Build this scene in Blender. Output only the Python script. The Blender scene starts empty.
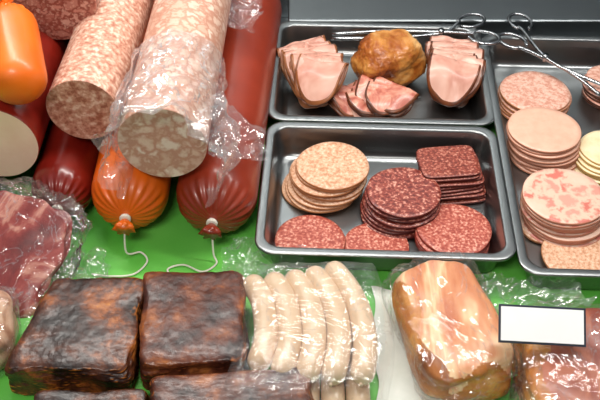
import bpy, math, random
from mathutils import Vector, Matrix, noise
random.seed(7)
S=bpy.context.scene
try: S.view_settings.view_transform='Standard'
except Exception: pass
COL=S.collection
def lin(c):
    return tuple(((v/255)/12.92 if v/255<=.04045 else ((v/255+.055)/1.055)**2.4) for v in c)+(1,)
# ---------------------------------------------------------------- materials
def newmat(n):
    m=bpy.data.materials.new(n); m.use_nodes=True
    nt=m.node_tree; nt.nodes.clear()
    o=nt.nodes.new('ShaderNodeOutputMaterial'); b=nt.nodes.new('ShaderNodeBsdfPrincipled')
    nt.links.new(b.outputs[0],o.inputs[0]); return m,nt,b,o
def coords(nt,stretch=(1,1,1),rand=True):
    tc=nt.nodes.new('ShaderNodeTexCoord'); mp=nt.nodes.new('ShaderNodeMapping')
    nt.links.new(tc.outputs['Object'],mp.inputs[0]); mp.inputs['Scale'].default_value=stretch
    if not rand: return mp.outputs[0]
    oi=nt.nodes.new('ShaderNodeObjectInfo'); mu=nt.nodes.new('ShaderNodeMath'); mu.operation='MULTIPLY'; mu.inputs[1].default_value=7.3
    nt.links.new(oi.outputs['Random'],mu.inputs[0])
    ad=nt.nodes.new('ShaderNodeVectorMath'); ad.operation='ADD'
    nt.links.new(mp.outputs[0],ad.inputs[0]); nt.links.new(mu.outputs[0],ad.inputs[1]); return ad.outputs[0]
def ramp(nt,stops,fac,interp='LINEAR'):
    r=nt.nodes.new('ShaderNodeValToRGB'); r.color_ramp.interpolation=interp; e=r.color_ramp.elements
    while len(e)<len(stops): e.new(.5)
    for i,(p,c) in enumerate(stops): e[i].position=p; e[i].color=lin(c)
    nt.links.new(fac,r.inputs[0]); return r.outputs[0]
def noi(nt,vec,scale,detail=4,rough=.6,dist=0):
    n=nt.nodes.new('ShaderNodeTexNoise'); n.inputs['Scale'].default_value=scale; n.inputs['Detail'].default_value=detail
    n.inputs['Roughness'].default_value=rough; n.inputs['Distortion'].default_value=dist
    nt.links.new(vec,n.inputs['Vector']); return n.outputs[0]
def bump(nt,b,h,strength,dist=.002):
    bp=nt.nodes.new('ShaderNodeBump'); bp.inputs['Strength'].default_value=strength; bp.inputs['Distance'].default_value=dist
    nt.links.new(h,bp.inputs['Height']); nt.links.new(bp.outputs[0],b.inputs['Normal']); return bp
def mix(nt,a,bb,fac):
    m=nt.nodes.new('ShaderNodeMix'); m.data_type='RGBA'
    for s_,v in ((6,a),(7,bb)):
        if isinstance(v,tuple): m.inputs[s_].default_value=lin(v)
        else: nt.links.new(v,m.inputs[s_])
    if isinstance(fac,float): m.inputs[0].default_value=fac
    else: nt.links.new(fac,m.inputs[0])
    return m.outputs[2]
def m_noise(name,stops,scale,detail=5,rough=.4,stretch=(1,1,1),bs=.25,coat=0,dist=0,spec=.5,bscale=None,nrough=.6,edge=None):
    m,nt,b,o=newmat(name); v=coords(nt,stretch)
    n=noi(nt,v,scale,detail,nrough,dist); c=ramp(nt,stops,n)
    if edge:
        ge=nt.nodes.new('ShaderNodeNewGeometry'); ad=nt.nodes.new('ShaderNodeMath'); ad.operation='MULTIPLY_ADD'; ad.inputs[1].default_value=.16
        nt.links.new(noi(nt,v,24,5),ad.inputs[0]); nt.links.new(ge.outputs['Pointiness'],ad.inputs[2])
        mr=nt.nodes.new('ShaderNodeMapRange'); mr.inputs[1].default_value=edge[1]; mr.inputs[2].default_value=edge[2]; mr.inputs[4].default_value=.85
        nt.links.new(ad.outputs[0],mr.inputs[0]); c=mix(nt,c,edge[0],mr.outputs[0])
    nt.links.new(c,b.inputs['Base Color'])
    b.inputs['Roughness'].default_value=rough; b.inputs['Coat Weight'].default_value=coat; b.inputs['Coat Roughness'].default_value=.15
    b.inputs['Specular IOR Level'].default_value=spec
    if bs: bump(nt,b,noi(nt,v,bscale or scale*1.5,3),bs)
    return m
def m_chunk(name,matrix,chunks,scale,thr=.12,fleck=None,fscale=300,rough=.4,bs=.15,coat=0,warp=.006,nscale=90):
    m,nt,b,o=newmat(name); v=coords(nt)
    nn=nt.nodes.new('ShaderNodeTexNoise'); nn.inputs['Scale'].default_value=nscale; nn.inputs['Detail'].default_value=4; nt.links.new(v,nn.inputs['Vector'])
    sc=nt.nodes.new('ShaderNodeVectorMath'); sc.operation='SCALE'; sc.inputs['Scale'].default_value=warp; nt.links.new(nn.outputs['Color'],sc.inputs[0])
    ad=nt.nodes.new('ShaderNodeVectorMath'); ad.operation='ADD'; nt.links.new(v,ad.inputs[0]); nt.links.new(sc.outputs[0],ad.inputs[1])
    ve=nt.nodes.new('ShaderNodeTexVoronoi'); ve.feature='DISTANCE_TO_EDGE'; ve.inputs['Scale'].default_value=scale; nt.links.new(ad.outputs[0],ve.inputs['Vector'])
    vc=nt.nodes.new('ShaderNodeTexVoronoi'); vc.inputs['Scale'].default_value=scale; nt.links.new(ad.outputs[0],vc.inputs['Vector'])
    sp=nt.nodes.new('ShaderNodeSeparateColor'); nt.links.new(vc.outputs['Color'],sp.inputs[0])
    cc=ramp(nt,chunks,sp.outputs[0])
    mr=nt.nodes.new('ShaderNodeMapRange'); mr.inputs[1].default_value=thr*.3; mr.inputs[2].default_value=thr*1.3; nt.links.new(ve.outputs['Distance'],mr.inputs[0])
    c=mix(nt,matrix,cc,mr.outputs[0])
    if fleck:
        n=noi(nt,v,fscale,2); rr=nt.nodes.new('ShaderNodeMapRange'); rr.inputs[1].default_value=.54; rr.inputs[2].default_value=.66; rr.inputs[4].default_value=.7; nt.links.new(n,rr.inputs[0])
        c=mix(nt,c,fleck,rr.outputs[0])
    nt.links.new(c,b.inputs['Base Color']); b.inputs['Roughness'].default_value=rough; b.inputs['Coat Weight'].default_value=coat; b.inputs['Coat Roughness'].default_value=.15
    bump(nt,b,noi(nt,v,220,3),bs,.001)
    return m
def m_film(name,base=.05,crease=.28,scale=50,tint=(240,242,245),rough=.10,stretch=(1,1,1),face=.22,width=.014,diff=.3):
    m,nt,b,o=newmat(name); nt.nodes.remove(b); v=coords(nt,stretch)
    t=nt.nodes.new('ShaderNodeBsdfTransparent'); t.inputs[0].default_value=(.985,.985,.985,1)
    g=nt.nodes.new('ShaderNodeBsdfGlossy'); g.inputs['Roughness'].default_value=rough; g.inputs[0].default_value=(1,1,1,1)
    d=nt.nodes.new('ShaderNodeBsdfDiffuse'); d.inputs[0].default_value=lin(tint)
    n=noi(nt,v,scale,4,.55,1.0)
    bp=nt.nodes.new('ShaderNodeBump'); bp.inputs['Strength'].default_value=.9; bp.inputs['Distance'].default_value=.008; nt.links.new(n,bp.inputs['Height'])
    nt.links.new(bp.outputs[0],g.inputs['Normal'])
    m1=nt.nodes.new('ShaderNodeMixShader'); m1.inputs[0].default_value=diff; nt.links.new(g.outputs[0],m1.inputs[1]); nt.links.new(d.outputs[0],m1.inputs[2])
    sb=nt.nodes.new('ShaderNodeMath'); sb.operation='SUBTRACT'; sb.inputs[1].default_value=.5; nt.links.new(n,sb.inputs[0])
    ab=nt.nodes.new('ShaderNodeMath'); ab.operation='ABSOLUTE'; nt.links.new(sb.outputs[0],ab.inputs[0])
    mr=nt.nodes.new('ShaderNodeMapRange'); mr.inputs[1].default_value=0; mr.inputs[2].default_value=width; mr.inputs[3].default_value=crease; mr.inputs[4].default_value=0; nt.links.new(ab.outputs[0],mr.inputs[0])
    lw=nt.nodes.new('ShaderNodeLayerWeight'); lw.inputs[0].default_value=.2; nt.links.new(bp.outputs[0],lw.inputs[1])
    a1=nt.nodes.new('ShaderNodeMath'); a1.operation='MULTIPLY_ADD'; a1.inputs[1].default_value=face; nt.links.new(lw.outputs['Facing'],a1.inputs[0]); nt.links.new(mr.outputs[0],a1.inputs[2])
    a2=nt.nodes.new('ShaderNodeMath'); a2.operation='ADD'; a2.use_clamp=True; a2.inputs[1].default_value=base; nt.links.new(a1.outputs[0],a2.inputs[0])
    m2=nt.nodes.new('ShaderNodeMixShader'); nt.links.new(a2.outputs[0],m2.inputs[0]); nt.links.new(t.outputs[0],m2.inputs[1]); nt.links.new(m1.outputs[0],m2.inputs[2])
    nt.links.new(m2.outputs[0],o.inputs[0]); return m
def m_metal(name,c,rough=.3):
    m,nt,b,o=newmat(name); v=coords(nt)
    b.inputs['Base Color'].default_value=lin(c); b.inputs['Metallic'].default_value=1
    n=noi(nt,v,6,2)
    mr=nt.nodes.new('ShaderNodeMapRange'); mr.inputs[3].default_value=rough*.9; mr.inputs[4].default_value=rough*1.1; nt.links.new(n,mr.inputs[0]); nt.links.new(mr.outputs[0],b.inputs['Roughness'])
    return m
def m_plain(name,c,rough=.5,coat=0,c2=None,scale=30,bs=0):
    c2=c2 or tuple(max(0,x-12) for x in c)
    return m_noise(name,[(.35,c),(.65,c2)],scale,3,rough,bs=bs,coat=coat)

M={}
M['red']=m_noise('red_casing',[(.3,(126,38,18)),(.55,(146,50,28)),(.75,(160,62,38))],8,3,.36,coat=.3,bs=.05,bscale=60)
M['darkred']=m_noise('dark_red_casing',[(.3,(108,20,12)),(.7,(146,36,24))],14,3,.32,coat=.4,bs=.08)
M['orange']=m_noise('orange_casing',[(.3,(228,94,8)),(.7,(244,120,24))],10,2,.42,coat=.18,bs=.2,bscale=70)
M['mosaic']=m_chunk('mosaic_sausage_paste',(192,138,116),[(0,(226,194,174)),(.5,(208,166,144)),(1,(234,208,190))],54,.16,rough=.42,coat=.2,warp=.026,fleck=(204,160,138),fscale=220)
M['mosface']=m_chunk('mosaic_cut_face',(202,150,132),[(0,(248,226,212)),(.5,(222,182,164)),(1,(252,238,228))],50,.20,rough=.42,coat=.1,warp=.03,fleck=(222,182,164),fscale=150,nscale=55)
M['dmosaic']=m_chunk('red_mosaic_paste',(146,76,62),[(0,(204,144,126)),(.5,(172,102,86)),(1,(222,176,158))],62,.14,fleck=(216,176,156),fscale=180,rough=.42,coat=.15,warp=.024)
M['salami']=m_noise('coarse_salami_casing',[(.36,(172,112,90)),(.46,(200,146,124)),(.56,(216,172,150)),(.64,(234,206,186))],150,3,.42,coat=.2,bs=.15)
M['salface']=m_noise('coarse_salami_face',[(.36,(160,98,78)),(.46,(194,136,114)),(.56,(210,162,140)),(.64,(232,198,178))],120,3,.42,coat=.15,bs=.15)
M['pink']=m_plain('pink_bologna',(254,220,196),.4,.2,(248,210,184))
M['beige']=m_noise('beige_sausage_slice',[(.38,(188,132,98)),(.48,(210,162,130)),(.6,(222,182,152)),(.72,(236,208,182))],220,3,.45,bs=.12)
M['beigerim']=m_plain('beige_rim',(180,118,74),.5)
M['dsal']=m_noise('dark_salami_slice',[(.36,(96,30,24)),(.46,(130,52,42)),(.56,(150,72,58)),(.62,(190,124,106)),(.74,(216,164,146))],250,2,.4,coat=.12,bs=.12,nrough=.5)
M['dsalrim']=m_plain('dark_salami_rim',(84,24,18),.4)
M['rsal']=m_noise('red_salami_slice',[(.38,(146,60,48)),(.48,(174,86,70)),(.57,(190,108,90)),(.66,(218,160,140))],280,2,.42,bs=.12,nrough=.5)
M['rsalrim']=m_plain('red_salami_rim',(136,50,38),.4)
M['sqsal']=m_noise('square_salami_slice',[(.38,(102,38,28)),(.48,(134,58,44)),(.58,(156,80,64)),(.67,(194,134,114))],300,2,.42,bs=.12,nrough=.5)
M['ham']=m_noise('cooked_ham_slice',[(.30,(188,126,108)),(.5,(210,158,140)),(.62,(220,174,156)),(.75,(232,200,182))],22,3,.4,coat=.12,bs=.12,dist=.6)
M['hamrim']=m_plain('ham_rind',(156,94,50),.4,.1,(106,56,26))
M['bacon']=m_noise('bacon_slice',[(.36,(170,86,68)),(.47,(196,120,100)),(.58,(212,152,130)),(.70,(232,196,174))],30,4,.35,coat=.2,bs=.15,dist=1.2)
M['baconrim']=m_plain('smoked_rind',(116,58,22),.35,.1,(70,30,12))
M['roast']=m_noise('roast_rind',[(.36,(104,46,12)),(.46,(160,86,30)),(.56,(200,132,62)),(.70,(228,178,116))],24,7,.38,stretch=(1,.6,1),coat=.2,bs=.8,bscale=60,dist=.5)
M['lyon']=m_plain('smooth_pink_slice',(230,184,160),.42,.1,(224,172,148),60)
M['lyonrim']=m_plain('pink_slice_rim',(190,126,100),.4)
M['bier']=m_noise('speckled_pink_slice',[(.4,(204,142,122)),(.5,(218,166,146)),(.62,(230,192,174))],180,3,.42,bs=.1)
M['yel']=m_plain('pale_yellow_slice',(240,224,188),.42,.1,(232,210,164),60)
M['yelrim']=m_plain('yellow_rim',(202,164,102),.45)
M['hmos']=m_chunk('ham_mosaic_slice',(226,188,166),[(0,(206,116,102)),(.4,(202,114,100)),(.46,(230,196,176)),(.7,(226,182,162)),(1,(212,132,118))],42,.16,rough=.42,coat=.06,warp=.024)
M['bacb']=m_noise('smoked_bacon_crust',[(.38,(24,11,7)),(.48,(54,26,15)),(.56,(90,45,22)),(.63,(146,80,32)),(.76,(206,134,58))],22,8,.40,coat=.15,spec=.45,bs=.6,bscale=80,dist=.2,nrough=.62,edge=((206,120,36),.60,.635))
M['bacr']=m_noise('smoked_bacon_reddish',[(.36,(34,14,10)),(.46,(68,30,19)),(.55,(100,50,29)),(.63,(142,80,40)),(.76,(190,118,56))],22,8,.40,coat=.15,spec=.45,bs=.6,bscale=80,dist=.2,nrough=.62,edge=((190,106,36),.605,.64))
M['weiss']=m_noise('veal_sausage_skin',[(.35,(210,178,144)),(.6,(220,192,160)),(.75,(228,204,176))],30,3,.34,coat=.3,bs=.04)
M['loin']=m_noise('streaky_loin',[(.34,(192,108,66)),(.43,(216,148,104)),(.49,(236,202,158)),(.55,(224,160,122)),(.62,(208,130,98)),(.70,(232,190,146))],16,4,.38,stretch=(1,.16,1),coat=.1,bs=.12,dist=.35)
M['loin2']=m_noise('red_streaky_loin',[(.34,(102,38,22)),(.46,(138,60,38)),(.54,(172,96,66)),(.62,(150,70,46)),(.74,(116,46,28))],18,4,.4,stretch=(1,.25,1),coat=.1,bs=.15,dist=.4)
M['rindloin']=m_noise('golden_rind',[(.35,(132,66,22)),(.55,(190,118,48)),(.7,(220,162,86))],20,5,.38,coat=.2,bs=.25)
M['cured']=m_noise('cured_meat',[(.34,(98,22,20)),(.47,(132,42,38)),(.56,(154,64,56)),(.63,(204,144,126)),(.70,(174,88,76)),(.8,(220,174,154))],10,5,.42,coat=.15,bs=.3,dist=1.8)
M['palemeat']=m_noise('pale_meat',[(.34,(150,100,70)),(.5,(196,152,122)),(.65,(222,190,162))],30,4,.4,coat=.2,bs=.3,dist=1.2)
M['steel']=m_metal('satin_stainless_steel',(152,155,156),.3)
M['steel2']=m_metal('counter_steel',(146,152,155),.36)
M['wire']=m_metal('polished_wire',(160,163,166),.18)
M['string']=m_plain('white_string',(240,236,222),.7)
M['film']=m_film('clear_film',.05,.2,24,face=.26)
M['filmh']=m_film('hazy_film',.04,.38,20,face=.28,width=.011,diff=.2)
M['filmw']=m_film('sleeve_film',.13,.55,22,face=.45,width=.016)
M['filmc']=m_film('crumpled_film',.03,.3,22,stretch=(1,.5,1),width=.010,face=.22,diff=.2)
M['filmg']=m_film('loose_film',.12,.45,22,face=.4,diff=.25)
M['card']=m_plain('white_card',(250,250,250),.5,c2=(246,246,246))
M['black']=m_plain('dark_blue_grey_plastic',(48,54,68),.35)
M['paper']=m_noise('butcher_paper',[(.3,(220,226,216)),(.7,(234,238,230))],30,3,.6,bs=.3,bscale=16)
m,nt,b,o=newmat('green_mat'); v=coords(nt,rand=False)
c=ramp(nt,[(.35,(88,186,66)),(.65,(118,210,90))],noi(nt,v,7,2)); nt.links.new(c,b.inputs['Base Color']); b.inputs['Roughness'].default_value=.4
bump(nt,b,noi(nt,v,300,2),.15,.001); M['green']=m
# ---------------------------------------------------------------- mesh helpers
def mk(name,verts,faces,mats,smooth=True,fm=None):
    me=bpy.data.meshes.new(name); me.from_pydata(verts,[],faces); me.update()
    for k in (mats if isinstance(mats,list) else [mats]): me.materials.append(M[k])
    if fm:
        for p,i in zip(me.polygons,fm): p.material_index=i
    if smooth:
        for p in me.polygons: p.use_smooth=True
    ob=bpy.data.objects.new(name,me); COL.objects.link(ob); return ob
def recenter(ob,base=True):
    me=ob.data; xs=[v.co for v in me.vertices]
    c=Vector([(min(v[i] for v in xs)+max(v[i] for v in xs))/2 for i in range(3)])
    if base: c.z=min(v.z for v in xs)
    me.transform(Matrix.Translation(-c)); ob.location=c; return ob
def thing(ob,label,cat,group=None,kind=None):
    ob['label']=label; ob['category']=cat
    if group: ob['group']=group
    if kind: ob['kind']=kind
    return ob
def child(ob,par,label=None):
    ob.parent=par; ob.matrix_parent_inverse=Matrix.Translation(-par.location)
    if label: ob['label']=label
    return ob
def spline(pts,n=8):
    P=[Vector(p) for p in pts]; out=[]
    for i in range(len(P)-1):
        p0=P[max(i-1,0)];p1=P[i];p2=P[i+1];p3=P[min(i+2,len(P)-1)]
        for k in range(n):
            t=k/n; out.append(.5*((2*p1)+(p2-p0)*t+(2*p0-5*p1+4*p2-p3)*t*t+(3*p1-p0-3*p2+p3)*t**3))
    out.append(P[-1]); return out
def tube(name,path,rad,mat,ns=32,mod=None):
    P=[Vector(p) for p in path]; n=len(P); V=[];F=[]
    t0=(P[1]-P[0]).normalized(); up=Vector((0,0,1)) if abs(t0.z)<.9 else Vector((1,0,0)); x=t0.cross(up).normalized()
    for i in range(n):
        a=P[max(i-1,0)]; b=P[min(i+1,n-1)]
        t=(b-a).normalized(); x=(x-t*x.dot(t)).normalized(); y=t.cross(x)
        r=rad[i] if isinstance(rad,(list,tuple)) else rad
        for j in range(ns):
            th=2*math.pi*j/ns; rr=r*(mod(i/(n-1),th,P[i]) if mod else 1)
            V.append(P[i]+x*rr*math.cos(th)+y*rr*math.sin(th))
    for i in range(n-1):
        for j in range(ns):
            F.append(((i*ns+j),(i*ns+(j+1)%ns),((i+1)*ns+(j+1)%ns),((i+1)*ns+j)))
    F.append(tuple(range(ns))[::-1]); F.append(tuple((n-1)*ns+j for j in range(ns)))
    return mk(name,V,F,mat)
def big_sausage(name,A,B,r,mat,label,cat='sausage',knot=True,cutmat=None,string=None,group=None,droop=.003,pleat=1,pl=.85):
    """A = centre of the front end, B = far centre. knot: rounded gathered end with tie; otherwise a cut face."""
    A=Vector(A);B=Vector(B); d=(B-A).normalized(); L=(B-A).length
    path=[];rad=[]
    if knot:
        K=22
        for k in range(K+1):
            a=math.pi/2*k/K
            path.append(A-d*r*.98*math.cos(a)); rad.append(max(r*math.sin(a)**pl,.006))
    for k in range(1 if knot else 0,30):
        path.append(A+d*L*k/29); rad.append(r)
    for k in range(1,9):
        a=math.pi/2*k/8; path.append(B+d*r*.8*math.sin(a)); rad.append(max(r*math.cos(a),.004))
    seed=random.random()*50
    def mod(u,th,p):
        q=(p-A).dot(d)
        w=max(0,min(1,(-q/r-.3)/.6)) if knot else 0
        return 1+pleat*(.06*w*math.cos(22*th+seed)+.03*w*math.cos(13*th))+.014*noise.noise(Vector((math.cos(th)*1.5,math.sin(th)*1.5,q*12+seed)))
    if not knot:
        path=[A+d*.0,A+d*.0015]+path[1:]; rad=[r*.985,r]+rad[1:]
    body=tube(name,path,rad,mat,110,mod)
    if not knot and cutmat:
        body.data.materials.append(M[cutmat])
        f=body.data.polygons[len(body.data.polygons)-2]; f.material_index=1; f.use_smooth=False
    recenter(body); thing(body,label,cat,group)
    if knot:
        T=A-d*r*.98
        clip=tube('clip',[T-d*.001,T-d*.0035,T-d*.006,T-d*.007],[.006,.0074,.0074,.006],'string',16)
        child(clip,body,'white string tie')
        tail=tube('casing_tail',[T-d*.007,T-d*.010-Vector((0,0,droop*.3)),T-d*.014-Vector((0,0,droop)),T-d*.020-Vector((0,0,droop*1.6))],[.004,.007,.011,.013],mat,24,lambda u,th,p:1+.25*math.cos(7*th)*u)
        child(tail,body,'gathered casing end')
        if string:
            st=tube('string',spline([T-d*.006]+string,8),.0013,'string',8); child(st,body,'thin white hanging string')
    return body
def slice_mesh(name,rx,ry,t,mat,rim,p=2.,bend=0,wav=.0008,seed=0,irr=.02,bendx=0,fold=None):
    nr,ns=(7,56) if fold is None else (12,64); V=[];F=[];fm=[]
    def hz(x,y): return bend*(y/ry)**2+bendx*(x/rx)**2+wav*2*noise.noise(Vector((x*18+seed,y*18,seed*3.1)))
    prof=[(i/nr,1) for i in range(1,nr)]+[(.985,1),(1.0,.5),(.985,0)]+[(i/nr,0) for i in range(nr-1,0,-1)]
    def pt(f,top,th):
        c,s=math.cos(th),math.sin(th); k=(abs(c)**p+abs(s)**p)**(-1/p)
        k*=1+irr*noise.noise(Vector((c*1.3+seed*5,s*1.3,seed)))
        x,y=rx*f*k*c,ry*f*k*s; h=hz(x,y)+t*(top-.5)
        if fold:
            R=fold; a=x/R; h+=.004*noise.noise(Vector((y*36,seed,3)))
            if abs(a)<math.pi/2: return ((R+h)*math.cos(a),y,(R+h)*math.sin(a))
            sg=1 if x>0 else -1; xx=abs(x)-R*math.pi/2
            return (-xx,y,sg*(R+h)-.22*xx*xx/rx+.008*noise.noise(Vector((xx*25,y*25,seed))))
        return (x,y,h)
    V.append(pt(0,1,0))
    for f,tp in prof:
        for j in range(ns): V.append(pt(f,tp,2*math.pi*j/ns))
    V.append(pt(0,0,0))
    for j in range(ns): F.append((0,1+j,1+(j+1)%ns)); fm.append(0)
    for i in range(len(prof)-1):
        m_=1 if nr-1<=i<=nr or (fold and i in(nr-2,nr+1)) else 0
        for j in range(ns):
            a=1+i*ns; F.append((a+j,a+ns+j,a+ns+(j+1)%ns,a+(j+1)%ns)); fm.append(m_)
    e=len(V)-1;a=1+(len(prof)-1)*ns
    for j in range(ns): F.append((e,a+(j+1)%ns,a+j)); fm.append(0)
    return mk(name,V,F,[mat,rim],True,fm)
def stack(name,cx,cy,z0,n,r,t,mat,rim,label,group,drift=(0,0),jit=.003,ry=None,p=2.,rot=0,tilt=(0,0),wav=.0008,gap=.0006):
    for k in range(n):
        ob=slice_mesh(name,r,ry or r,t,mat,rim,p,0,wav,random.random()*20,.03)
        last=(k==n-1); j=0 if last else jit
        ob.location=(cx-drift[0]*(n-1-k)+random.uniform(-j,j),cy-drift[1]*(n-1-k)+random.uniform(-j,j),z0+k*(t+gap)+.001+t/2)
        ob.rotation_euler=(tilt[0]*k/max(n-1,1),tilt[1]*k/max(n-1,1),rot+random.uniform(-.07,.07)if p>2.5 else random.uniform(0,6))
        thing(ob,label,'sliced sausage',group)
def lump(name,loc,size,mat,k=5,amp=.06,fs=1.6,rotz=0,seed=0,n=20,taper=0,fine=0,shear=0):
    V=[];F=[];idx={}
    def vid(p):
        key=tuple(round(c,5) for c in p)
        if key in idx: return idx[key]
        v=Vector(p); q=v/((abs(v.x)**k+abs(v.y)**k+abs(v.z)**k)**(1/k))
        d=1+amp*noise.noise(q*fs+Vector((seed,seed*2,0)))+fine*(noise.noise(q*fs*4+Vector((seed,0,5)))+.6*noise.noise(q*fs*9+Vector((seed,0,5))))
        tp=1-taper*(q.z+1)/2
        V.append(((q.x+shear*(q.y+1)*(1-q.x)/2)*size[0]/2*d*tp,q.y*size[1]/2*d*tp,q.z*size[2]/2*(d if q.z>0 else 1))); idx[key]=len(V)-1; return idx[key]
    g=[-1+2*i/n for i in range(n+1)]
    for ax in range(3):
        for sg in (-1,1):
            for i in range(n):
                for j in range(n):
                    q=[]
                    for a,b in ((0,0),(1,0),(1,1),(0,1)):
                        p=[0,0,0]; p[ax]=sg; p[(ax+1)%3]=g[i+a]; p[(ax+2)%3]=g[j+b]; q.append(vid(p))
                    F.append(tuple(q) if sg>0 else tuple(q[::-1]))
    ob=mk(name,V,F,mat); zmin=min(v[2] for v in V)
    ob.data.transform(Matrix.Rotation(rotz,4,'Z')@Matrix.Translation((0,0,-zmin))); ob.location=loc
    return ob
def sheet(name,c,mat,nx=40,ny=40,amp=.004,fs=30,seed=0,curl=0,zmin=.0015,fold=0):
    c=[Vector(q) for q in c]; V=[];F=[]
    for j in range(ny+1):
        for i in range(nx+1):
            u,v=i/nx,j/ny
            p=(c[0]*(1-u)+c[1]*u)*(1-v)+(c[3]*(1-u)+c[2]*u)*v
            e=Vector((noise.noise(Vector((u*4+seed,v*4,1))),noise.noise(Vector((u*4,v*4+seed,7))),0))*.012
            ed=min(u,1-u,v,1-v); h=amp*(abs(noise.noise(p*fs+Vector((seed,0,0))))*2+abs(noise.noise(p*fs*2.3+Vector((0,seed,0)))))
            h+=curl*math.exp(-ed*14)*(.5+.5*noise.noise(Vector((u*6,v*6,seed))))
            h+=fold*abs(math.sin((u*7+v*2+seed)+2*noise.noise(Vector((u*3,v*3,seed)))))
            p=p+e; p.z=max(p.z+h,zmin); V.append(p)
    for j in range(ny):
        for i in range(nx):
            a=j*(nx+1)+i; F.append((a,a+1,a+nx+2,a+nx+1))
    return recenter(mk(name,V,F,mat))
def box(name,lo,hi,mat,bev=0):
    x0,y0,z0=lo;x1,y1,z1=hi
    V=[(x0,y0,z0),(x1,y0,z0),(x1,y1,z0),(x0,y1,z0),(x0,y0,z1),(x1,y0,z1),(x1,y1,z1),(x0,y1,z1)]
    F=[(0,3,2,1),(4,5,6,7),(0,1,5,4),(1,2,6,5),(2,3,7,6),(3,0,4,7)]
    ob=recenter(mk(name,V,F,mat,False))
    if bev:
        b_=ob.modifiers.new('b','BEVEL'); b_.width=bev; b_.segments=3
    return ob
# ---------------------------------------------------------------- setting
c=box('display_counter',(-.75,-.75,-.12),(.95,.48,-.004),'steel2',.004); thing(c,'stainless steel base of a refrigerated meat counter','counter')
g=box('display_mat',(-.74,-.74,-.004),(.94,.30,0),'green'); thing(g,'bright green mat covering the counter','mat')
w=box('wall_back',(-.75,.48,-.12),(.95,.51,.75),'steel2'); w['kind']='structure'; w['label']='grey steel rear wall of the display case'
t=box('trim_1',(-.02,.388,0),(.93,.478,.046),'steel2',.004); t['kind']='structure'; t['label']='steel ledge behind the pans'
# ---------------------------------------------------------------- trays
PSI=math.radians(-2.4)
def tray(cx,cy,w,l,h,label):
    V=[];F=[];nc=8
    prof=[(.0005,-.0045),(0,-.002),(.0008,-.0004),(.002,0),(.0105,0),(.0120,-.0008),(.0130,-.003),(.0175,-h+.014),(.0190,-h+.006),(.023,-h+.002),(.028,-h+.001)]
    for off,z in prof:
        R=max(.026-off*.35,.012); hx,hy=w/2-off,l/2-off
        for q,(sx,sy) in enumerate(((1,1),(-1,1),(-1,-1),(1,-1))):
            for k in range(nc+1):
                a=math.pi/2*(q+k/nc); V.append((sx*(hx-R)+R*math.cos(a),sy*(hy-R)+R*math.sin(a),h+z))
    N=4*(nc+1)
    for i in range(len(prof)-1):
        for j in range(N): F.append((i*N+j,i*N+(j+1)%N,(i+1)*N+(j+1)%N,(i+1)*N+j))
    F.append(tuple((len(prof)-1)*N+j for j in range(N)))
    ob=mk('serving_tray',V,F,'steel'); ob.data.polygons[-1].use_smooth=False
    ob.location=(cx,cy,0); ob.rotation_euler=(0,0,PSI)
    so=ob.modifiers.new('s','SOLIDIFY'); so.thickness=.0008; so.offset=-1
    thing(ob,label,'tray','steel food pans'); return ob
tray(.1107,-.0245,.327,.265,.05,'rectangular stainless steel pan holding salami stacks')
tray(.1219,.2435,.334,.265,.05,'rectangular stainless steel pan holding ham slices')
tray(.441,.072,.325,.53,.05,'long stainless steel pan holding assorted sausage slices')
Z0=.002
stack('sausage_slice',.0455,.028,Z0,9,.051,.0036,'beige','beigerim','round beige sausage slice stacked in a steel pan','beige sausage slices',drift=(.0020,.0012),jit=.005,wav=.0012)
stack('salami_slice',.140,-.022,Z0,8,.0505,.0036,'dsal','dsalrim','round dark red salami slice with white fat flecks in a stack','dark salami slices',drift=(.0010,.0012),jit=.004)
stack('square_salami_slice',.206,.038,Z0,10,.041,.0030,'sqsal','dsalrim','rectangular dark salami slice in a neat stack','rectangular salami slices',drift=(-.0012,.0018),jit=.0028,ry=.033,p=7,rot=.12)
stack('salami_slice',.013,-.089,Z0,2,.047,.0040,'rsal','rsalrim','round red salami slice lying flat in the pan','red salami slices',jit=.002)
stack('salami_slice',.100,-.094,Z0,1,.043,.0040,'rsal','rsalrim','round red salami slice beside the dark salami stack','red salami slices')
stack('salami_slice',.203,-.078,Z0,4,.049,.0040,'rsal','rsalrim','round red salami slice in a low stack','red salami slices',drift=(.0005,.001),jit=.003)
# long tray
stack('sausage_slice',.361,.216,Z0,6,.054,.0036,'bier','beigerim','round speckled pink sausage slice in a stack','speckled pink slices',drift=(0,.001))
stack('sausage_slice',.352,.105,Z0,10,.0525,.0034,'lyon','lyonrim','smooth pale pink bologna slice in a stack','smooth pink slices',drift=(-.0005,.0012),jit=.003)
stack('sausage_slice',.484,.235,Z0,7,.042,.0040,'bier','baconrim','browned sausage slice in a stack under the tongs','browned slices')
stack('sausage_slice',.440,.080,Z0,6,.040,.0036,'yel','yelrim','pale yellow sausage slice in a stack','pale yellow slices',drift=(.002,.003))
stack('sausage_slice',.352,-.036,Z0,9,.056,.0038,'hmos','lyonrim','pale ham sausage slice with pink meat chunks','ham mosaic slices',drift=(-.0003,.0013),jit=.003)
stack('sausage_slice',.362,-.116,Z0,2,.050,.0035,'beige','beigerim','thin mottled beige slice lying flat','flat beige slices',jit=.004)
stack('sausage_slice',.322,-.063,Z0,1,.026,.0035,'beige','beigerim','thin mottled beige slice tucked under a stack','flat beige slices')
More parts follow.
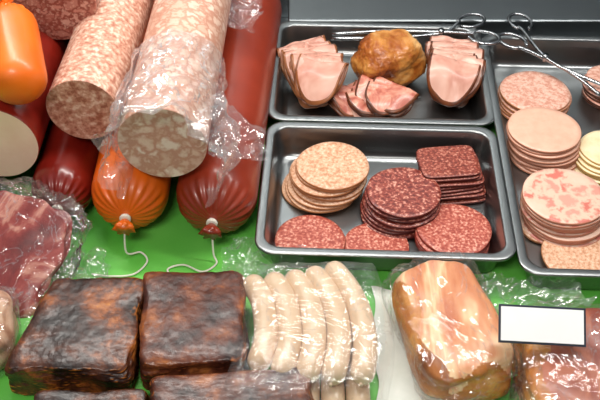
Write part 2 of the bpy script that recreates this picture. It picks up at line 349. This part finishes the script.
# ham tray: slices folded in half and laid over each other
def folded(name,label,group,mat,rim,items,rx,ry):
    for k,(x,y,z,rz,tx,ty) in enumerate(items):
        ob=slice_mesh(name,rx*random.uniform(.88,1.06),ry*random.uniform(.86,1.06),.0026,mat,rim,2.5,0,.002,k*3.7+rx*100,.14,0,fold=.0040)
        ob.rotation_euler=(tx,ty,rz); ob.location=(x,y,z); thing(ob,label,'sliced ham',group)
R_=math.radians
folded('ham_slice','floppy pink cooked ham slice leaning in a folded pile','pink ham slices','ham','hamrim',
 [(.002+.0034*k+.003*math.sin(k*2.3),.312-.0072*k,.050+.0013*k,R_(118-4.5*k+7*math.sin(k*1.9)),R_(6*math.sin(k*3)),R_(-40+1.4*k)) for k in range(11)],.074,.042)
folded('ham_slice','pink ham slice with brown rind leaning in a folded pile','rind ham slices','ham','baconrim',
 [(.244-.0004*k+.004*math.sin(k*2.9),.314-.0076*k,.054+.0011*k,R_(84-.5*k+9*math.sin(k*1.7)),R_(6*math.sin(k*2)),R_(-44+1.7*k)) for k in range(11)],.078,.039)
folded('bacon_slice','thin streaky smoked ham slice folded in a heap','streaky ham slices','bacon','baconrim',
 [(.066+.0090*k,.232-.0026*k+.006*math.sin(k*2.1),.018+.0024*k,R_(122-8*k+12*math.sin(k*1.7)),R_(7*math.sin(k)),R_(-13+3*math.cos(k*1.3))) for k in range(10)],.058,.042)
r_=lump('roast_ham_piece',(.138,.281,Z0),(.112,.098,.080),'roast',2.7,.18,1.4,.5,33,48,.10,.03); thing(r_,'glazed golden brown roast ham piece','roast meat')
# ---------------------------------------------------------------- tongs
def tongs(loops,pivot,tips,label,z):
    e=bpy.data.objects.new('serving_tongs',None); COL.objects.link(e); e.location=(pivot[0],pivot[1],z); e.empty_display_size=.02
    thing(e,label,'tongs','wire serving tongs')
    for i in range(2):
        c=Vector((*loops[i],z+.004)); pv=Vector((*pivot,z+.003*i)); tp=Vector(tips[i])
        d=(pv-c); d.z=0; L=d.length; d.normalize(); s=Vector((-d.y,d.x,0)); pts=[]
        R=.0175
        for k in range(17):
            a=math.pi*.12+(2*math.pi-math.pi*.24)*k/16
            pts.append(c+d*(math.cos(a)*R*1.35)+s*(math.sin(a)*R))
        mid=(pv+tp)/2+ (s if i==0 else -s)*.006
        path=[pts[0]+d*.003]+pts+[pv,mid,tp]
        a_=tube('arm',spline(path,5),.0028,'wire',10); child(a_,e,'bent steel wire arm with finger loop')
    pn=tube('pivot_pin',[(pivot[0],pivot[1],z-.003),(pivot[0],pivot[1],z+.008)],.0048,'wire',16); child(pn,e)
tongs([(.336,.306),(.358,.362)],(.380,.262),[(.450,.184,.044),(.466,.205,.044)],'stainless wire scissor tongs lying across the pan edge',.056)
tongs([(.278,.362),(.292,.312)],(.226,.330),[(.050,.334,.046),(.052,.350,.044)],'stainless wire scissor tongs resting behind the roast ham',.058)
# ---------------------------------------------------------------- large sausages
big_sausage('bologna_sausage',(-.109,-.045,.054),(-.084,.41,.054),.0535,'red','long thick sausage in brick red casing with tied end',pl=.95,string=[(-.112,-.114,.012),(-.108,-.124,.003),(-.125,-.138,.0025),(-.150,-.126,.0025),(-.170,-.134,.0025),(-.158,-.150,.0025),(-.14,-.158,.0025)])
big_sausage('orange_sausage',(-.224,-.038,.053),(-.226,.36,.053),.051,'orange','thick sausage in bright orange casing with tied end',pl=.95,string=[(-.225,-.112,.012),(-.208,-.104,.003),(-.198,-.120,.0025),(-.212,-.142,.0025),(-.240,-.146,.0025),(-.266,-.142,.0025)])
big_sausage('dark_red_sausage',(-.318,-.02,.043),(-.318,.36,.043),.041,'darkred','dark red sausage under the salami with rounded end')
big_sausage('dark_red_sausage',(-.446,-.02,.040),(-.446,.36,.040),.038,'darkred','dark red sausage beneath a cut pink sausage')
mo=big_sausage('mosaic_sausage',(-.169,-.068,.156),(-.154,.36,.158),.055,'mosaic','large pale mosaic sausage with cut face in plastic wrap',knot=False,cutmat='mosface')
big_sausage('coarse_salami',(-.283,.018,.142),(-.266,.37,.142),.048,'salami','thick coarse mottled pink salami lying on other sausages',knot=False,cutmat='salface')
big_sausage('bologna_sausage',(-.396,-.016,.114),(-.396,.34,.114),.057,'darkred','red cased bologna with smooth pale pink cut face',knot=False,cutmat='pink')
# elongated orange sausage whose gathered end points up and back
big_sausage('orange_sausage',(-.372,.072,.228),(-.350,-.002,.206),.036,'orange','short plump orange cased sausage with gathered tied end',droop=-.004,pleat=1.8,pl=1.0)
big_sausage('red_mosaic_sausage',(-.340,.175,.205),(-.340,.38,.205),.058,'dmosaic','reddish mosaic sausage with coarse cut face',knot=False,cutmat='dmosaic')
V=[];F=[];nu,nv=80,110
for i in range(nu+1):
    u=i/nu; y=-.108+.20*u
    fl=math.exp(-u*6)
    for j in range(nv+1):
        th=math.radians(-50+280*j/nv); ct,st=math.cos(th),math.sin(th)
        r=.0600+.006*noise.noise(Vector((ct*3,st*3,y*25)))+.009*abs(noise.noise(Vector((ct*5,st*5,y*34))))
        r+=fl*(.010+.032*noise.noise(Vector((ct*2.2+4,st*2.2,y*14))))+.009*abs(math.sin(th*7+y*40))*math.exp(-abs(u-.4)*4)
        if ct>0: r+=.026*max(0,math.cos(th+math.radians(12)))**4*math.exp(-((u-.25)/.28)**2)
        yy=y+(.03*noise.noise(Vector((ct*1.5,st*1.5,9))) if i==0 else 0)
        V.append((-.169+(y+.068)*.035+r*ct,yy,.156+r*st))
for i in range(nu):
    for j in range(nv): a=i*(nv+1)+j; F.append((a,a+1,a+nv+2,a+nv+1))
wr=mk('plastic_wrap',V,F,'filmw'); recenter(wr); child(wr,mo,'crinkled clear plastic sleeve')
fl=sheet('wrap_flap',[(-.112,-.085,.150),(-.040,-.055,.114),(-.050,.0,.114),(-.108,.02,.165)],'filmg',30,30,.008,40,3); child(fl,mo,'loose clear plastic flap')
# vacuum packed cured meat
bg=lump('cured_meat_pack',(-.374,-.134,.014),(.140,.165,.030),'cured',4,.22,1.9,0,5,30)
bg.rotation_euler=(math.radians(32),math.radians(5),math.radians(-20)); thing(bg,'vacuum packed dark red cured meat leaning on sausages','packed meat')
bf=lump('plastic_bag',(0,0,-.002),(.180,.200,.035),'filmh',5,.16,2.5,0,8,44,fine=.06); bf.parent=bg; bf['label']='crinkled clear vacuum bag'
pm=lump('pale_meat_pack',(-.376,-.262,0),(.086,.096,.066),'palemeat',3.5,.10,1.8,.1,11,20); thing(pm,'pale marbled meat piece wrapped in plastic','packed meat')
pf=lump('plastic_bag',(0,0,-.0),(.094,.106,.071),'filmh',4,.08,2.5,.1,12,26,fine=.04); pf.parent=pm; pf['label']='clear plastic wrap'
# ---------------------------------------------------------------- smoked bacon slabs
def slab(loc,size,rz,mat,label,seed,shear=0):
    ob=lump('smoked_bacon_slab',loc,size,mat,13,.08,1.4,rz,seed,72,.04,.016,shear); thing(ob,label,'smoked bacon','smoked bacon slabs'); return ob
slab((-.258,-.258,0),(.146,.146,.050),-.03,'bacb','thick slab of black smoked bacon with golden crust patches',1,.20)
slab((-.124,-.250,0),(.124,.146,.053),.07,'bacr','dark reddish smoked bacon slab with ridged surface',14)
slab((-.072,-.372,0),(.180,.092,.048),.07,'bacr','long dark smoked bacon slab lying crosswise',23)
slab((-.228,-.386,0),(.126,.086,.036),.02,'bacb','small dark smoked bacon slab',31)
# ---------------------------------------------------------------- veal sausages
def wurst(p,r,label,grp):
    pts=spline(p,10); n=len(pts); rad=[]
    L=[0]
    for i in range(1,n): L.append(L[-1]+(pts[i]-pts[i-1]).length)
    T=L[-1]
    for l in L:
        e=min(l,T-l); k=min(1,e/(r*1.1)); rad.append(max(r*math.sqrt(max(0,1-(1-k)**2)),.0022))
    ob=tube('veal_sausage',pts,rad,'weiss',28,lambda u,th,q:1+.015*noise.noise(q*40)); recenter(ob); thing(ob,label,'sausage',grp)
    for e,(a,b) in enumerate(((pts[0],pts[1]),(pts[-1],pts[-2]))):
        d=(a-b).normalized(); k=tube('tied_end',[a-d*.002,a+d*.0015,a+d*.003],[.0022,.0024,.0018],'weiss',10); child(k,ob,'twisted skin end')
top=[(-.062,-.184),(-.037,-.180),(-.012,-.176),(.012,-.170),(.036,-.162)]
mid=[(-.040,-.255),(-.0125,-.253),(.0155,-.252),(.0435,-.250),(.0710,-.246)]
bot=[(-.050,-.322),(-.023,-.333),(.005,-.338),(.034,-.340),(.067,-.340)]
for i in range(5):
    a,b_,c_=top[i],mid[i],bot[i]
    q=lambda s,t,f:(s[0]*(1-f)+t[0]*f+ .005*math.sin(math.pi*f),s[1]*(1-f)+t[1]*f)
    P_=[(*a,.040),(*q(a,b_,.5),.043),(*b_,.043),(*q(b_,c_,.5),.043),(*c_,.040)]
    wurst(P_,.0141,'pale curved veal sausage in a clear pack','veal sausages in the pack')
for i in range(3):
    x=.006+.028*i
    wurst([(x-.02,-.20,.0145),(x,-.27,.0145),(x+.003,-.362,.0145)],.0136,'pale veal sausage in the lower layer of the pack','veal sausages in the pack')
V=[];F=[];nx,ny=60,70
for j in range(ny+1):
    for i in range(nx+1):
        u,v=i/nx,j/ny; y=-.388+.242*v; sh=.022*math.sin(math.pi*min(1,max(0,(y+.36)/.2)))-.012
        x=-.084+.188*u+sh*.8
        ed=min(u,1-u)*.188; ev=min(v,1-v)*.242; e=min(ed/.022,max(ev-.010,0)/.028,1)
        z=.003+.058*math.sqrt(max(0,1-(1-e)**2))+.002*abs(noise.noise(Vector((x*50,y*20,2))))+.0012*math.sin(x*225)*e
        x+=.005*noise.noise(Vector((x*20,y*20,5))); y+=.005*noise.noise(Vector((x*20,y*20,15)))
        V.append((x,y,z))
for j in range(ny):
    for i in range(nx): a=j*(nx+1)+i; F.append((a,a+1,a+nx+2,a+nx+1))
vp=recenter(mk('vacuum_pack',V,F,'film')); thing(vp,'clear vacuum pack film around pale veal sausages','plastic bag')
# ---------------------------------------------------------------- wrapped loins
pp=sheet('butcher_paper',[(.082,-.41,.001),(.205,-.41,.001),(.20,-.18,.001),(.090,-.165,.001)],'paper',30,30,.001,20,2,.006); thing(pp,'white butcher paper sheet under wrapped meat','paper')
def loin(loc,size,rz,mat,seed,label,fs_,k=3.4,shear=0):
    h=lump('smoked_pork_loin',loc,size,mat,k,.12,1.5,rz,seed,40,.10,.010,shear)
    h.data.materials.append(M['rindloin'])
    Ri=Matrix.Rotation(-rz,3,'Z')
    for p in h.data.polygons:
        c_=Ri@p.center
        if c_.x<-size[0]*.32+.008*math.sin(c_.y*60)+shear*.3*(c_.y+size[1]/2) or c_.y<-size[1]*.43+.006*math.sin(c_.x*90): p.material_index=1
    thing(h,label,'packed meat')
    f=lump('plastic_wrap',(0,0,-.001),fs_,'filmc',k+.6,.12,1.7,rz,seed+7,44,.08,.05,shear); f.parent=h; f['label']='tight crinkled clear plastic'
loin((.172,-.256,.004),(.116,.186,.058),.24,'loin',4,'streaky tan smoked pork loin wrapped in plastic',(.126,.202,.063),4.8,.08)
loin((.316,-.328,0),(.146,.168,.070),-.1,'loin2',9,'reddish smoked pork loin wrapped in plastic',(.158,.180,.075),5)
def card():
    X,Y=.263,-.304
    e=bpy.data.objects.new('price_card',None); COL.objects.link(e); e.location=(X,Y,.076); thing(e,'blank white price card in a dark frame','price tag')
    R=Matrix.Translation((X,Y,.096))@Matrix.Rotation(math.radians(-4),4,'Z')@Matrix.Rotation(math.radians(34),4,'X')
    def pb(n,lo,hi,mt,bev=0):
        o=box(n,lo,hi,mt,bev); l=o.location.copy(); o.data.transform(Matrix.Translation(l)); o.data.transform(R); o.location=(0,0,0); recenter(o); child(o,e); return o
    pb('frame',(-.0470,-.0210,-.0015),(.0470,.0210,.0),'black',.0005)
    pb('card',(-.0445,-.0185,.0),(.0445,.0185,.0008),'card')
    k=tube('pin',[(X,Y+.004,.062),(X,Y+.001,.095)],.0012,'wire',8); child(k,e)
card()
# loose films
s_=sheet('plastic_film',[(-.110,-.165,.002),(.0,-.16,.002),(.02,-.105,.002),(-.09,-.085,.002)],'filmg',40,40,.012,40,5,.01); thing(s_,'crumpled clear plastic film on the green mat','plastic film')
s_=sheet('plastic_film',[(.22,-.235,.02),(.34,-.24,.045),(.335,-.175,.02),(.215,-.165,.004)],'filmg',40,40,.014,40,15,.012); thing(s_,'crumpled clear plastic bag end behind wrapped loin','plastic film')
s_=sheet('plastic_film',[(-.125,.235,.125),(-.066,.235,.110),(-.056,.34,.110),(-.125,.34,.125)],'filmg',40,40,.012,40,25,.01); thing(s_,'crumpled clear plastic bag lying on brick red sausage','plastic film')
s_=sheet('plastic_film',[(-.33,-.185,.004),(-.235,-.178,.004),(-.25,-.12,.004),(-.305,-.10,.006)],'filmg',40,40,.012,40,35,.01); thing(s_,'loose end of a clear vacuum bag on the green mat','plastic film')
# ---------------------------------------------------------------- light and camera
W=bpy.data.worlds.new('w'); S.world=W; W.use_nodes=True; nt=W.node_tree; bgn=nt.nodes['Background']
tc=nt.nodes.new('ShaderNodeTexCoord'); sp=nt.nodes.new('ShaderNodeSeparateXYZ'); nt.links.new(tc.outputs['Generated'],sp.inputs[0])
r=nt.nodes.new('ShaderNodeValToRGB'); e=r.color_ramp.elements; e[0].position=.0; e[0].color=(.09,.09,.09,1); e[1].position=.8; e[1].color=(.84,.86,.9,1)
nt.links.new(sp.outputs['Z'],r.inputs[0]); nt.links.new(r.outputs[0],bgn.inputs[0]); bgn.inputs[1].default_value=.36
def area(n,loc,target,sx,sy,p,col):
    l=bpy.data.lights.new(n,'AREA'); l.shape='RECTANGLE'; l.size=sx; l.size_y=sy; l.energy=p; l.color=col
    o=bpy.data.objects.new(n,l); COL.objects.link(o); o.location=loc; o.rotation_euler=(Vector(target)-Vector(loc)).to_track_quat('-Z','Y').to_euler(); return o
area('counter_tube_light',(.05,.14,.85),(.0,-.05,0),1.4,.08,12,(1,.965,.91))
area('front_fill_light',(-.4,-1.3,1.7),(0,0,0),.7,.25,16.5,(1,.94,.86))  # fill lamp added on the customer side to brighten the front faces
cam=bpy.data.cameras.new('cam'); co=bpy.data.objects.new('camera',cam); COL.objects.link(co)
co.location=(0,-.9685,.8968); co.rotation_euler=(math.radians(47.2),0,0); cam.lens=57; cam.sensor_width=36; cam.clip_start=.01
S.camera=co
